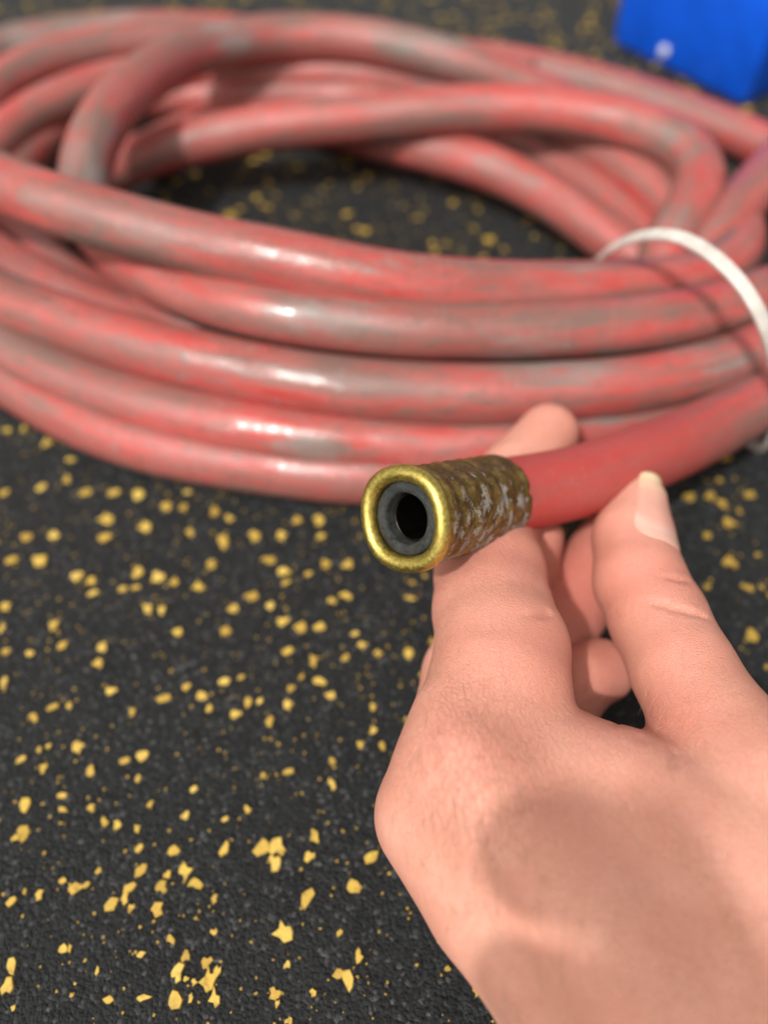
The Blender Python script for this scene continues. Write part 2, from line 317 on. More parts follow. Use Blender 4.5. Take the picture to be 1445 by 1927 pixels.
def build_flecks():
    me = []
    for k, s in enumerate(SH):
        V, F = fleck_vf(s, 0, 0, 1, 1, 0, 1, 0)
        m = mesh('fleck', V, F); m.materials.append(M_FLECK); me.append(m)
    items = []
    def traced(px, py, wpx, hpx, blur):
        p = G(px, py); d = H / (sT + (py - CY) / FPX * cT)
        if blur:                                  # the outline in the photo is widened by defocus
            wpx = max(wpx * 0.74, 9); hpx = max(hpx * 0.72, 8)
        sx = wpx * d / FPX * 1.06; sy = hpx * d / FPX / max(0.5, math.sin(math.atan2(H, p.y))) * 1.02
        return [p.x, p.y, sx, sy]
    for x, y, a, b in T8:
        items.append(traced(x * 0.4997, 1200 + y * 0.4997, a / 2, b / 2, 1200 + y / 2 < 1560))
    for x, y, a, b in T2:
        if 760 + y * 0.4844 < 1195: items.append(traced(x * 0.4844, 760 + y * 0.4844, a * 0.4844, b * 0.4844, True))
    base = list(items)
    rnd = random.Random(11)
    rest = []
    # the same scatter carried on over the rest of the mat
    left = [G(0, 760), G(0, 1927)]
    for i in range(15000):
        x = rnd.uniform(-420, 420); y = rnd.uniform(-120, 620)
        # leave alone the area the traced flecks cover
        if y < 190 and y > 0 and x < 10 and x > -170:
            px = CX + x / ((H * sT + y * cT)) * FPX
            dd = y * cT + H * sT
            py = CY - (-(H) * cT + y * sT) / dd * FPX
            if 760 < py < 1940 and -10 < px < 760: continue
        if rnd.random() > (0.46 if y < 200 else 0.30 if y < 345 else 0.42): continue
        s = rnd.choice([1.4, 1.8, 2.2, 2.8, 3.4, 3.9]) * rnd.uniform(0.8, 1.2)
        rest.append([x, y, s, s * rnd.uniform(0.6, 1.5)])
    rest.sort(key=lambda q: (q[0]) ** 2 + (q[1] - 60) ** 2)
    take = 300 - len(base)
    def inview(q):
        dd = q[1] * cT + H * sT
        if dd < 20: return False
        px = CX + q[0] / dd * FPX; py = CY - (q[1] * sT - H * cT) / dd * FPX
        return -20 < px < 1465 and -20 < py < 1945
    cand = [q for q in rest if inview(q)]
    singles = base + cand[:take]
    pick = set(id(q) for q in cand[:take])
    for q in singles:
        o = bpy.data.objects.new('fleck', rnd.choice(me)); C.objects.link(o); o.parent = ground
        o.location = (q[0] * U, q[1] * U, 0.0002 * U)
        o.scale = (q[2] * U, q[3] * U, rnd.uniform(0.22, 0.5) * U); o.rotation_euler = (0, 0, rnd.choice([0, math.pi]) + rnd.uniform(-0.35, 0.35))
    V, F = [], []
    for q in rest:
        if id(q) in pick: continue
        v, f = fleck_vf(rnd.choice(SH), q[0] * U, q[1] * U, q[2] * U, q[3] * U, rnd.uniform(0, 6.28), rnd.uniform(0.2, 0.45) * U, len(V)); V += v; F += f
    for i in range(9000):                            # crumbs too small to pick out
        x = rnd.gauss(0, 150); y = rnd.uniform(-60, 420); s = rnd.uniform(0.25, 0.9)
        v, f = fleck_vf(SH[i % 18], x * U, y * U, s * U, s * U * rnd.uniform(.6, 1.4), rnd.uniform(0, 6.28), 0.2 * U, len(V)); V += v; F += f
    o = link('fleck_scatter', mesh('fleck_scatter', V, F), M_FLECK, ground, smooth=False); o['kind'] = 'stuff'
build_flecks()

# ------------------------------------------------------------------ tubes
def catmull(pts, step):
    pts = [Vector(p) for p in pts]; out = []
    ext = [2 * pts[0] - pts[1]] + pts + [2 * pts[-1] - pts[-2]]
    for i in range(1, len(ext) - 2):
        p0, p1, p2, p3 = ext[i - 1:i + 3]
        t0 = 0.0; t1 = t0 + (p1 - p0).length ** 0.5; t2 = t1 + (p2 - p1).length ** 0.5; t3 = t2 + (p3 - p2).length ** 0.5
        n = max(2, int((p2 - p1).length / step))
        for k in range(n):
            t = t1 + (t2 - t1) * k / n
            a1 = p0 * ((t1 - t) / (t1 - t0)) + p1 * ((t - t0) / (t1 - t0))
            a2 = p1 * ((t2 - t) / (t2 - t1)) + p2 * ((t - t1) / (t2 - t1))
            a3 = p2 * ((t3 - t) / (t3 - t2)) + p3 * ((t - t2) / (t3 - t2))
            b1 = a1 * ((t2 - t) / (t2 - t0)) + a2 * ((t - t0) / (t2 - t0))
            b2 = a2 * ((t3 - t) / (t3 - t1)) + a3 * ((t - t1) / (t3 - t1))
            out.append(b1 * ((t2 - t) / (t2 - t1)) + b2 * ((t - t1) / (t2 - t1)))
    out.append(pts[-1]); return out
def smooth_path(q, it):
    a = np.array([tuple(p) for p in q])
    for _ in range(it):
        a[1:-1] = a[1:-1] * 0.5 + (a[:-2] + a[2:]) * 0.25
    return [Vector(p) for p in a]
def frames(q):
    T = []
    for i in range(len(q)):
        T.append((q[min(i + 1, len(q) - 1)] - q[max(i - 1, 0)]).normalized())
    n = T[0].cross(Vector((0, 0, 1)))
    if n.length < 1e-3: n = T[0].cross(Vector((1, 0, 0)))
    n.normalize(); Fr = []
    for t in T:
        n = (n - t * n.dot(t)).normalized(); Fr.append((t, n, t.cross(n)))
    return Fr
class Tube:
    def __init__(s): s.V, s.F, s.UV = [], [], []
    def add(s, q, r, seg=28, u0=0.0, cap=True):
        Fr = frames(q); base = len(s.V); L = u0; Ls = []
        for i, (p, (t, n, b)) in enumerate(zip(q, Fr)):
            if i: L += (p - q[i - 1]).length
            Ls.append(L)
            for k in range(seg):
                a = 2 * math.pi * k / seg
                s.V.append(tuple((p + (n * math.cos(a) + b * math.sin(a)) * r) * U))
        for i in range(len(q) - 1):
            for k in range(seg):
                k2 = (k + 1) % seg
                s.F.append((base + i * seg + k, base + i * seg + k2, base + (i + 1) * seg + k2, base + (i + 1) * seg + k))
                c = 2 * math.pi * r / seg
                s.UV += [(Ls[i], k * c), (Ls[i], (k + 1) * c), (Ls[i + 1], (k + 1) * c), (Ls[i + 1], k * c)]
        if cap:
            for ring, rev in ((0, True), (len(q) - 1, False)):
                f = [base + ring * seg + k for k in range(seg)]
                s.F.append(tuple(reversed(f)) if rev else tuple(f))
                s.UV += [(Ls[ring], 0)] * seg
        return L
    def build(s, name, mat, parent):
        me = mesh(name, s.V, s.F); uv = me.uv_layers.new(name='UVMap')
        uv.data.foreach_set('uv', [c for t in s.UV for c in t])
        return link(name, me, mat, parent)

R = 9.0                          # hose radius
def g(l): return [G(x, y, z) for x, y, z in l]
A  = g([(-60,318,58),(0,342,58),(100,384,58),(200,412,56),(300,441,54),(400,465,52),(500,484,51),(600,505,50),(700,526,48),(800,540,46),(900,547,43),(1000,549,40),(1100,547,37),(1200,541,34),(1300,527,31),(1362,500,28),(1388,462,26),(1385,420,24),(1350,385,20),(1300,360,14)])
XB = g([(1330,400,13),(1280,340,14),(1200,280,16),(1100,222,20),(1000,172,26),(900,132,32),(800,102,36),(700,80,38),(600,70,39),(520,70,40),(430,82,42),(350,103,45),(275,146,48),(212,205,48),(172,275,44),(158,340,38),(165,400,33),(200,450,32),(260,500,34),(330,536,37),(400,562,38),(500,588,39),(600,604,39),(750,619,39),(900,623,38),(1050,622,36),(1200,612,34),(1330,590,31),(1445,552,28)])
Cc = g([(-80,528,28),(0,562,28),(100,598,29),(200,631,30),(300,660,31),(400,684,31),(500,706,31),(600,723,31),(722,736,31),(900,743,31),(1050,739,30),(1200,726,29),(1330,698,27),(1445,655,26),(1530,590,24)])
D4 = g([(-90,590,18),(0,645,18),(100,700,18),(200,738,18),(300,768,19),(450,802,19),(600,823,19),(722,833,18),(850,840,18),(1000,832,18),(1150,805,18),(1300,765,18),(1445,700,18),(1540,620,18)])
E5 = g([(-120,610,10),(0,700,10),(100,763,10),(200,810,10),(300,841,10),(400,861,10),(500,876,10),(600,888,10),(700,895,10),(850,893,10),(1000,872,10),(1150,830,10),(1300,775,10),(1445,690,10),(1540,610,10)])
Ff = g([(-60,330,16),(-20,395,15),(40,450,14),(100,502,13),(160,545,13),(250,588,13),(350,618,18),(450,640,16),(600,652,14),(800,650,12),(1000,632,11),(1150,596,10),(1240,555,10),(1230,510,11),(1172,470,13),(1118,430,15),(1050,382,16),(950,328,17),(850,292,18),(750,268,17),(650,243,14),(560,225,12),(450,225,11),(350,255,10),(260,300,10)])
Gg = g([(-80,430,20),(0,490,19),(80,535,18),(160,572,16),(260,605,14),(400,650,13),(600,690,11),(800,700,10)])
L1 = g([(-110,330,24),(-60,235,27),(0,165,29),(60,128,30),(150,99,30),(250,82,29),(350,78,27),(450,80,24),(560,84,20),(700,94,15),(850,110,12),(950,122,10),(1050,142,9.5),(1150,168,9.5),(1250,200,9.5),(1350,238,9.5),(1445,280,9.5),(1520,330,10)])
L2 = g([(-90,400,20),(-50,330,22),(0,268,24),(60,219,25),(120,188,26),(200,160,26),(300,143,25),(420,138,24),(520,136,24),(600,138,24),(700,141,24),(800,155,23),(900,180,22),(1000,219,21),(1080,260,21),(1150,300,21),(1220,352,21),(1280,410,20),(1310,470,17),(1300,530,14),(1200,590,12)])
L3 = g([(-10,390,13),(40,310,15),(90,255,16),(150,215,16),(240,187,16),(330,180,16),(420,185,16),(520,180,16),(620,182,16),(720,196,16),(800,214,14),(900,245,12),(1000,290,11),(1080,335,11),(1150,390,11),(1200,440,11),(1240,500,11)])
Mm = g([(60,440,14),(110,392,16),(170,345,18),(230,312,20),(300,284,22),(400,260,25),(500,241,28),(600,230,30),(700,220,32),(800,211,34),(900,205,35),(1000,206,36),(1100,216,36),(1200,240,36),(1270,266,36),(1312,308,35),(1316,350,34),(1292,402,32),(1258,452,29),(1240,500,24),(1240,560,18),(1150,600,14)])
Qq = g([(-140,210,10),(-60,140,10),(0,92,10),(100,70,10),(200,59,10),(300,57,10),(450,66,9.5),(600,88,9.5),(750,105,9.5)])
Oo = g([(1230,520,16),(1300,478,24),(1345,438,28),(1395,382,30),(1445,325,30),(1490,278,27)])
hose = empty('air_hose', tuple(G(700, 620) * U), 'scuffed red rubber air hose lying in a coil with its brass ferruled end held up', 'hose')
rim_c, tail_c = pc(760, 977, 147), pc(932, 936, 175)
held = [c2w(tail_c + (rim_c - tail_c) * 0.14), c2w(tail_c), P(1055, 915, 183), P(1180, 876, 194), P(1300, 824, 209), P(1445, 745, 230), P(1560, 650, 250), P(1610, 560, 275)]
def hermite(a, ta, b, tb, n=14):
    out = []
    for i in range(1, n):
        t = i / n
        out.append(a * (2*t**3 - 3*t**2 + 1) + ta * (t**3 - 2*t**2 + t) + b * (-2*t**3 + 3*t**2) + tb * (t**3 - t**2))
    return out
def join(p, q, k=1.5):           # carry path p round into path q outside the frame
    d = (q[0] - p[-1]).length * k
    return p + hermite(p[-1], (p[-1] - p[-2]).normalized() * d, q[0], (q[1] - q[0]).normalized() * d) + q
rv = lambda l: list(reversed(l))
full = join(held, rv(L1), 0.9)
full = join(full, A, 1.2)
t = Tube()
def lay(path, u0):
    q = smooth_path(catmull(path, 2.2), 14)
    return t.add(q, R, 30, u0) + 40
u = lay(full, 0.0)
p2 = join(rv(XB), rv(Oo), 0.0) if False else XB
u = lay(XB, u)
u = lay(join(rv(L2), Cc, 1.3) if False else join(L2[::-1], Cc, 1.3), u + 33)
u = lay(join(join(rv(E5), Qq, 1.2), [G(900, 128, 9.5), G(1000, 150, 9.5)], 0.3), u + 11)
u = lay(join(join(L3[::-1], Gg, 1.3), [G(900, 690, 10), G(1000, 680, 10)], 0.3), u + 71)
u = lay(Ff, u + 5)
u = lay(join(rv(Mm), D4, 1.0) if False else Mm, u + 20)
u = lay(D4, u + 9)
u = lay(Oo, u + 60)
tube_o = t.build('hose_tube', M_HOSE, hose)
def near(L, nm):
    V = np.array([v.co[:] for v in tube_o.data.vertices]) / U
    d = np.zeros(len(V))
    for px, py, z, rx in L:
        c = np.array(G(px, py, z)); d = np.maximum(d, np.exp(-(((V - c) / (1.7, 1.0, 1.0)) ** 2).sum(1) / (rx * rx) * 0.9))
    at = tube_o.data.attributes.new(nm, 'FLOAT', 'POINT'); at.data.foreach_set('value', d.astype(np.float32))
near([(20,372,66,8),(168,275,52,14),(160,330,44,13),(200,215,56,12),(465,72,48,12),(430,112,46,8),(770,62,44,13),(840,78,42,12),(285,372,58,9),(330,388,58,8),(170,462,54,10),(240,480,54,10),
      (385,842,27,9),(440,852,26,7),(1300,405,40,9),(1262,240,44,10),(1300,275,44,8),(1225,292,18,14),(1180,262,18,12),(910,315,25,12),(960,345,24,9),(760,285,24,10),(560,592,47,10),(640,612,46,9),(1135,655,34,5),
      (1010,690,38,12),(1080,690,38,12),(1140,780,24,9),(600,838,24,9),(700,860,16,9),(1330,660,34,10),(700,170,30,12),(800,190,30,9),(20,88,12,22),(120,66,12,22),(210,58,12,16),(1060,150,16,10),(900,578,42,5)], 'worn')
near([(540,490,51,10),(620,508,50,11),(690,522,49,11),(760,528,54,9),(810,540,54,10),(870,548,52,9),(430,530,47,9),(500,560,47,9),(380,512,46,7),(205,215,56,9),(520,828,27,10),(600,840,26,10),(30,545,38,8),(430,640,40,9),(540,735,38,8),(150,520,44,6)], 'polish')

# ------------------------------------------------------------------ brass ferrule
def build_ferrule():
    ax = (tail_c - rim_c).normalized(); L = (tail_c - rim_c).length
    up = Vector((0, 1, 0)); n = (up - ax * up.dot(ax)).normalized(); b = ax.cross(n)
    O = rim_c
    # outer profile (distance from the rim plane, radius), then rolled over the lip and into the bore
    prof = []
    for i in range(10):          # inside of the mouth, from deep to the lip
        prof.append((6.0 - 0.62 * i, 7.45, 1.0))
    for i in range(13):          # the rounded lip
        a = math.pi * i / 12
        prof.append((0.4 - 1.9 * math.sin(a), 9.1 - 1.65 * math.cos(a) + 0.10 * i / 12, 1.0))
    n_lip = len(prof)
    k = 150
    for i in range(k):
        v = 0.6 + (L - 0.6) * (i + 1) / k
        prof.append((v, None, 0.0))
    seg = 128; V, lipA, grA, paA, UVv = [], [], [], [], []
    rnd = random.Random(5); jit = [rnd.uniform(-1, 1) for _ in range(64)]
    for (v, r, lp) in prof:
        for s_ in range(seg):
            a = 2 * math.pi * s_ / seg          # angle from 'n' towards b
            squ = 1 - (0.021 - 0.013 * min(1, max(0, (v - 2) / 8))) * math.cos(4 * a) + 0.010 * math.cos(2 * a + 0.6)
            gv = 0.0; pa = 0.0
            if r is None:
                base = 10.7 - 0.45 * min(1, v / 6) - 0.1 * v / L
                # crimp rings: shallow scallops between proud ribs, cut by 8 jaws
                ph = (v - 3.2) / 4.4 + 0.10 * math.sin(2 * a + 0.7) - 0.09 * math.cos(a)
                ring = (0.5 - 0.5 * math.cos(2 * math.pi * ph)) if v > 2.8 else 0.0
                ring *= min(1, max(0, (v - 2.8) / 1.5))
                jaw = (a * 8 / (2 * math.pi) + 0.18) % 1.0
                jw = min(jaw, 1 - jaw) * 2           # 0 at the gaps between jaws
                j = min(1, jw / 0.45); j = j * j * (3 - 2 * j)
                cell = jit[(int(ph) * 8 + int(a * 8 / (2 * math.pi) + 0.18)) % 64]
                dep = (0.36 + 0.14 * cell) * ring * (0.45 + 0.55 * j) + 0.26 * (1 - j) * min(1, max(0, (v - 2.5) / 2))
                rr = base - dep
                if v < 2.8: rr -= 0.45 * math.sin(math.pi * min(1, v / 2.8)) * 0.6
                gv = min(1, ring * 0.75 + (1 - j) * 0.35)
                if v > L - 1.2: rr -= 0.45 * ((v - L + 1.2) / 1.2) ** 2
                pa = 0.5 + 0.5 * math.cos(a - math.radians(130))
                lpv = max(0.0, 1 - v / 3.0) * 0.9
            else:
                rr = r; lpv = lp
            rr *= squ
            p = O + ax * v + (n * math.cos(a) + b * math.sin(a)) * rr
            V.append(tuple(c2w(p) * U)); lipA.append(lpv); grA.append(gv); paA.append(pa); UVv.append((v, a * 9.5))
    Fc = []; UV = []
    for i in range(len(prof) - 1):
        for s_ in range(seg):
            s2 = (s_ + 1) % seg
            q = (i * seg + s_, (i + 1) * seg + s_, (i + 1) * seg + s2, i * seg + s2)
            Fc.append(q)
            dv = 2 * math.pi * 9.5 if s2 == 0 else 0
            UV += [UVv[q[0]], UVv[q[1]], (UVv[q[2]][0], UVv[q[2]][1] + dv), (UVv[q[3]][0], UVv[q[3]][1] + dv)]
    me = mesh('brass_ferrule', V, Fc)
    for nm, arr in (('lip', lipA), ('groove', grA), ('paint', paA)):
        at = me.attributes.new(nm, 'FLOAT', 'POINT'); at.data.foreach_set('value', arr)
    uvl = me.uv_layers.new(name='UVMap'); uvl.data.foreach_set('uv', [c for q in UV for c in q])
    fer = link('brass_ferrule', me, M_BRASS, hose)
    fer['label'] = 'dented brass ferrule with scraps of grey paint crimped on the hose end'
    def lathe(name, prof, mat, seg=72, wob=0.0, parent=fer, off=(0, 0)):
        V = []; Fc = []
        rr = random.Random(3); ph = [rr.uniform(0, 6.28) for _ in range(4)]
        for v, r in prof:
            for s_ in range(seg):
                a = 2 * math.pi * s_ / seg
                q = r * (1 + wob * (math.sin(2 * a + ph[0]) + 0.6 * math.sin(3 * a + ph[1]) + 0.4 * math.sin(5 * a + ph[2])))
                V.append(tuple(c2w(O + ax * v + n * (math.cos(a) * q + off[0]) + b * (math.sin(a) * q + off[1])) * U))
        for i in range(len(prof) - 1):
            for s_ in range(seg):
                s2 = (s_ + 1) % seg
                Fc.append((i * seg + s_, (i + 1) * seg + s_, (i + 1) * seg + s2, i * seg + s2))
        o = link(name, mesh(name, V, Fc), mat, None)
        o.parent = parent
        return o
    lathe('rubber_liner', [(7, 7.45), (1.3, 7.42), (0.55, 7.2), (0.3, 6.8), (0.25, 5.9), (0.4, 5.25), (0.9, 5.0), (4.5, 4.92), (12, 4.9), (26, 4.9)], M_LINER, wob=0.014, off=(0.05, 0.1))
    lathe('nipple_sleeve', [(26, 4.35), (4.2, 4.35), (3.4, 4.4), (3.0, 4.55), (3.2, 4.8), (4.0, 4.86), (25, 4.84), (26, 0.05)], M_NIP, wob=0.02)
M_NIP = m_plain('dark_oily_brass', (0.022, 0.020, 0.013), 0.28, grain=0.9, amount=0.3)
M_NIP.node_tree.nodes['Principled BSDF'].inputs['Metallic'].default_value = 0.8
build_ferrule()

# ------------------------------------------------------------------ cable tie
def build_tie():
    L = [(1113,520,24),(1118,500,34),(1138,476,45),(1168,456,53),(1205,443,59),(1245,440,63),(1290,450,66),(1340,480,67),(1388,526,66),(1424,580,62),(1448,640,54),(1462,705,42),(1462,770,26),(1448,830,10)]
    pts = [G(*q) for q in L]
    pts += [G(1430, 845, 2), G(1380, 800, 0.9), G(1280, 690, 0.9), G(1180, 580, 0.9), G(1125, 535, 3), G(1111, 530, 12)]
    q = smooth_path(catmull(pts + pts[:3], 1.5), 8)[8:-8]
    c = sum(q, Vector()) / len(q)
    nrm = Vector()
    for i in range(len(q) - 1): nrm += (q[i] - c).cross(q[i + 1] - c)
    nrm.normalize()
    prof = [(-1.85, -.6), (-1.7, -.75), (1.7, -.75), (1.85, -.6), (1.85, .45), (1.6, .75), (1.2, .85), (-1.2, .85), (-1.6, .75), (-1.85, .45)]
    V, F = [], []; m = len(prof)
    for i, p in enumerate(q):
        t_ = (q[min(i + 1, len(q) - 1)] - q[max(i - 1, 0)]).normalized()
        rad = t_.cross(nrm).normalized(); wd = rad.cross(t_).normalized()
        for a, b in prof: V.append(tuple((p + wd * a + rad * b) * U))
    for i in range(len(q) - 1):
        for k in range(m):
            k2 = (k + 1) % m; F.append((i * m + k, i * m + k2, (i + 1) * m + k2, (i + 1) * m + k))
    o = link('cable_tie', mesh('cable_tie', V, F), M_TIE)
    tag(o, 'white plastic cable tie looped round the strands at one side of the red coil', 'cable tie')
build_tie()

# ------------------------------------------------------------------ blue box
def build_box():
    c1, c2 = G(1147, 80), G(1398, 203)
    e = (c2 - c1); wlen = e.length; e.normalize()
    bk = Vector((-e.y, e.x, 0))                     # away from the camera
    hgt, dep = 120.0, 150.0
    root = empty('plastic_box', tuple(c1 * U), 'bright blue plastic box with a pale spot standing on the mat behind the coil', 'box')
    def ring(ins, z, r, n=6):
        x0, x1, y0, y1 = ins, wlen - ins, ins, dep - ins
        out = []
        for cx, cy, a0 in ((x1 - r, y0 + r, -90), (x1 - r, y1 - r, 0), (x0 + r, y1 - r, 90), (x0 + r, y0 + r, 180)):
            for i in range(n + 1):
                a = math.radians(a0 + 90 * i / n)
                out.append(tuple((c1 + e * (cx + r * math.cos(a)) + bk * (cy + r * math.sin(a)) + Vector((0, 0, z))) * U))
        return out
    rings = [ring(3.0, 0.0, 4), ring(1.2, 0.6, 4), ring(0.0, 2.4, 4), ring(-1.0, hgt * 0.5, 4), ring(-2.2, hgt, 4), ring(-0.2, hgt, 4), ring(1.0, hgt * 0.5, 4), ring(2.0, 4.5, 4)]
    V = [v for r in rings for v in r]; m = len(rings[0]); F = [tuple(reversed(range(m)))]
    for i in range(len(rings) - 1):
        for k in range(m):
            k2 = (k + 1) % m; F.append((i * m + k, i * m + k2, (i + 1) * m + k2, (i + 1) * m + k))
    F.append(tuple(range((len(rings) - 1) * m, len(rings) * m)))
    o = link('body', mesh('box_body', V, F), M_BLUE, root, smooth=False)
    for p in o.data.polygons: p.use_smooth = len(p.vertices) == 4
    # rim along the top
    rr = [ring(-2.3, hgt - 7, 4), ring(-5.2, hgt - 6.4, 5), ring(-5.6, hgt + 0.4, 5), ring(-4.6, hgt + 1.2, 5), ring(-0.6, hgt + 1.2, 4), ring(-0.3, hgt + 0.1, 4)]
    V = [v for r in rr for v in r]; F = []
    for i in range(len(rr) - 1):
        for k in range(m):
            k2 = (k + 1) % m; F.append((i * m + k, i * m + k2, (i + 1) * m + k2, (i + 1) * m + k))
    link('rim', mesh('box_rim', V, F), M_BLUE, root)
    # the pale spot on the near face: a shallow moulded button
    best = None
    for s_ in np.linspace(0, wlen, 300):           # foot of the spot on the face
        for z in np.linspace(2, 60, 100):
            p = c1 + e * float(s_) + Vector((0, 0, float(z)))
            d = p.y * cT - (p.z - H) * sT
            px = CX + p.x / d * FPX; py = CY - (p.y * sT + (p.z - H) * cT) / d * FPX
            k = (px - 1250) ** 2 + (py - 95) ** 2
            if best is None or k < best[0]: best = (k, p)
    p0 = best[1]; V, F = [], []; sg = 24
    for rr_, o_ in ((2.7, -0.5), (2.6, 0.6), (2.1, 1.0), (0.01, 1.1)):
        for k in range(sg):
            a = 2 * math.pi * k / sg
            V.append(tuple((p0 + e * (math.cos(a) * rr_) + Vector((0, 0, math.sin(a) * rr_)) - bk * (o_ + 0.4)) * U))
    for i in range(3):
        for k in range(sg):
            k2 = (k + 1) % sg; F.append((i * sg + k, i * sg + k2, (i + 1) * sg + k2, (i + 1) * sg + k))
    link('spot', mesh('box_spot', V, F), M_SPOT, root)
build_box()

# ------------------------------------------------------------------ hands: smooth-blended rounded cones, meshed as one surface
def rcone(Pn, a, ra, b, rb):
    a = np.array(a, np.float32); b = np.array(b, np.float32)
    ba = b - a; l2 = float(ba @ ba); rr = ra - rb; a2 = l2 - rr * rr
    if a2 <= 1e-6: return np.linalg.norm(Pn - a, axis=-1) - ra
    il2 = 1 / l2
    pa = Pn - a; y = pa @ ba; z = y - l2
    t_ = pa * l2 - y[..., None] * ba; x2 = (t_ * t_).sum(-1)
    y2 = y * y * l2; z2 = z * z * l2
    k = np.sign(rr) * rr * rr * x2
    d = (np.sqrt(np.maximum(x2 * a2 * il2, 0)) + y * rr) * il2 - ra
    c1 = np.sign(z) * a2 * z2 > k
    c2 = (~c1) & (np.sign(y) * a2 * y2 < k)
    d = np.where(c1, np.sqrt(x2 + z2) * il2 - rb, d)
    return np.where(c2, np.sqrt(x2 + y2) * il2 - ra, d)
def smin(a, b, k):
    h = np.maximum(k - np.abs(a - b), 0) / k
    return np.minimum(a, b) - h * h * h * k / 6
def chain(pts, Pn, k=2.0):
    d = None
    for (a, ra), (b, rb) in zip(pts[:-1], pts[1:]):
        q = rcone(Pn, a, ra, b, rb)
        d = q if d is None else smin(d, q, k)
    return d
def fx(l):                       # (px, py, depth, radius in px) -> camera axes, units
    return [(tuple(pc(x, y, d)), r * d / FPX) for x, y, d, r in l]
BODY = [fx([(880,1450,137,128),(1010,1600,131,150),(1160,1780,124,165),(1330,1990,116,185)]),
        fx([(822,1540,143,104),(930,1690,136,120),(1070,1875,128,128),(1240,2080,118,150)]),
        fx([(880,1620,158,100),(1080,1850,146,150),(1300,2060,130,170)]),
        fx([(1000,1700,160,90),(1200,1900,148,120),(1400,2080,132,150)]),
        fx([(985,1440,142,120),(1160,1520,135,140),(1330,1640,128,170),(1480,1850,118,220)]),
        fx([(1075,1420,149,75),(1180,1475,145,80),(1320,1520,138,110)]),
        fx([(1330,1990,122,190),(1560,2300,108,230)]),
        fx([(1420,1500,138,120),(1500,1680,128,200),(1560,2000,118,230)])]
INDEX = fx([(880,1450,137,128),(938,1290,148,131),(944,1225,154,124),(926,1150,163,110),(921,1080,172,102),(912,1015,183,92),(972,900,197,72),(1031,817,205,57)])
MIDDLE = fx([(822,1540,143,104),(860,1390,156,93),(880,1270,170,84),(925,1160,186,78),(985,1060,196,64),(1014,1012,195,46)])
RING = fx([(880,1620,158,95),(920,1420,168,85),(965,1290,182,78),(1050,1170,197,75),(1120,1075,204,72),(1150,1010,205,58)])
PINKY = fx([(1000,1700,160,85),(1010,1480,166,78),(1045,1350,174,66),(1100,1275,178,60),(1132,1262,180,60)])
RELIEF = [fx([(842,1330,139,40),(880,1430,128.5,52),(935,1540,124,34),(1040,1700,120,20),(1150,1870,114,14)]),
          fx([(800,1530,137.5,72),(850,1620,134,60),(960,1780,127,40),(1060,1920,120,34)])]
THUMB = fx([(1199,948,186,52),(1189,1012,181,72),(1203,1095,172,84),(1236,1162,165,89),(1284,1262,154,95),(1345,1375,144,110),(1432,1500,134,155)])
FORE = [((60, -112, -104), 25), ((110, -190, -70), 30), ((160, -290, -20), 36)]
CREASES = [([(1205,1129,2),(1235,1135,6),(1268,1144,8),(1300,1152,8),(1328,1160,7)], 0.9), ([(1240,1086,3),(1272,1089,6),(1296,1093,5)], 0.8),
           ([(1034,1152,8),(1018,1156,7),(985,1163,3)], 0.9),
           ([(1172,1358,7),(1160,1366,4)], 0.8), ([(1212,1388,7),(1203,1396,4)], 0.8), ([(1270,1412,8),(1268,1432,6),(1262,1456,2)], 1.0)]
GROOVES = []
def sdf_left(Pn):
    body = None
    for ch in BODY:
        q = chain(ch, Pn, 3); body = q if body is None else smin(body, q, 9.0)
    for ch in RELIEF: body = smin(body, chain(ch, Pn, 3), 10.0)
    body = smin(body, chain(FORE, Pn, 6), 16.0)
    res = None
    for f, k in ((INDEX, 7.0), (MIDDLE, 5.0), (RING, 4.0), (PINKY, 4.0), (THUMB, 8.0)):
        q = smin(body, chain(f, Pn, 2.5), k)
        res = q if res is None else smin(res, q, 1.2)
    for gr, k in GROOVES:
        res = -smin(-res, chain(gr, Pn, 1.0), k)
    return res
def on_skin(px, py):             # depth of the hand's surface along one pixel's ray
    d = 95.0
    for _ in range(80):
        q = float(sdf_left(np.array([tuple(pc(px, py, d))], np.float32))[0])
        if q < 0.05 or d > 190: break
        d += max(q * 0.8, 0.05)
    return d
_g = [(fx([(x, y, on_skin(x, y) + 0.1, r) for x, y, r in L]), k) for L, k in CREASES]
GROOVES += _g
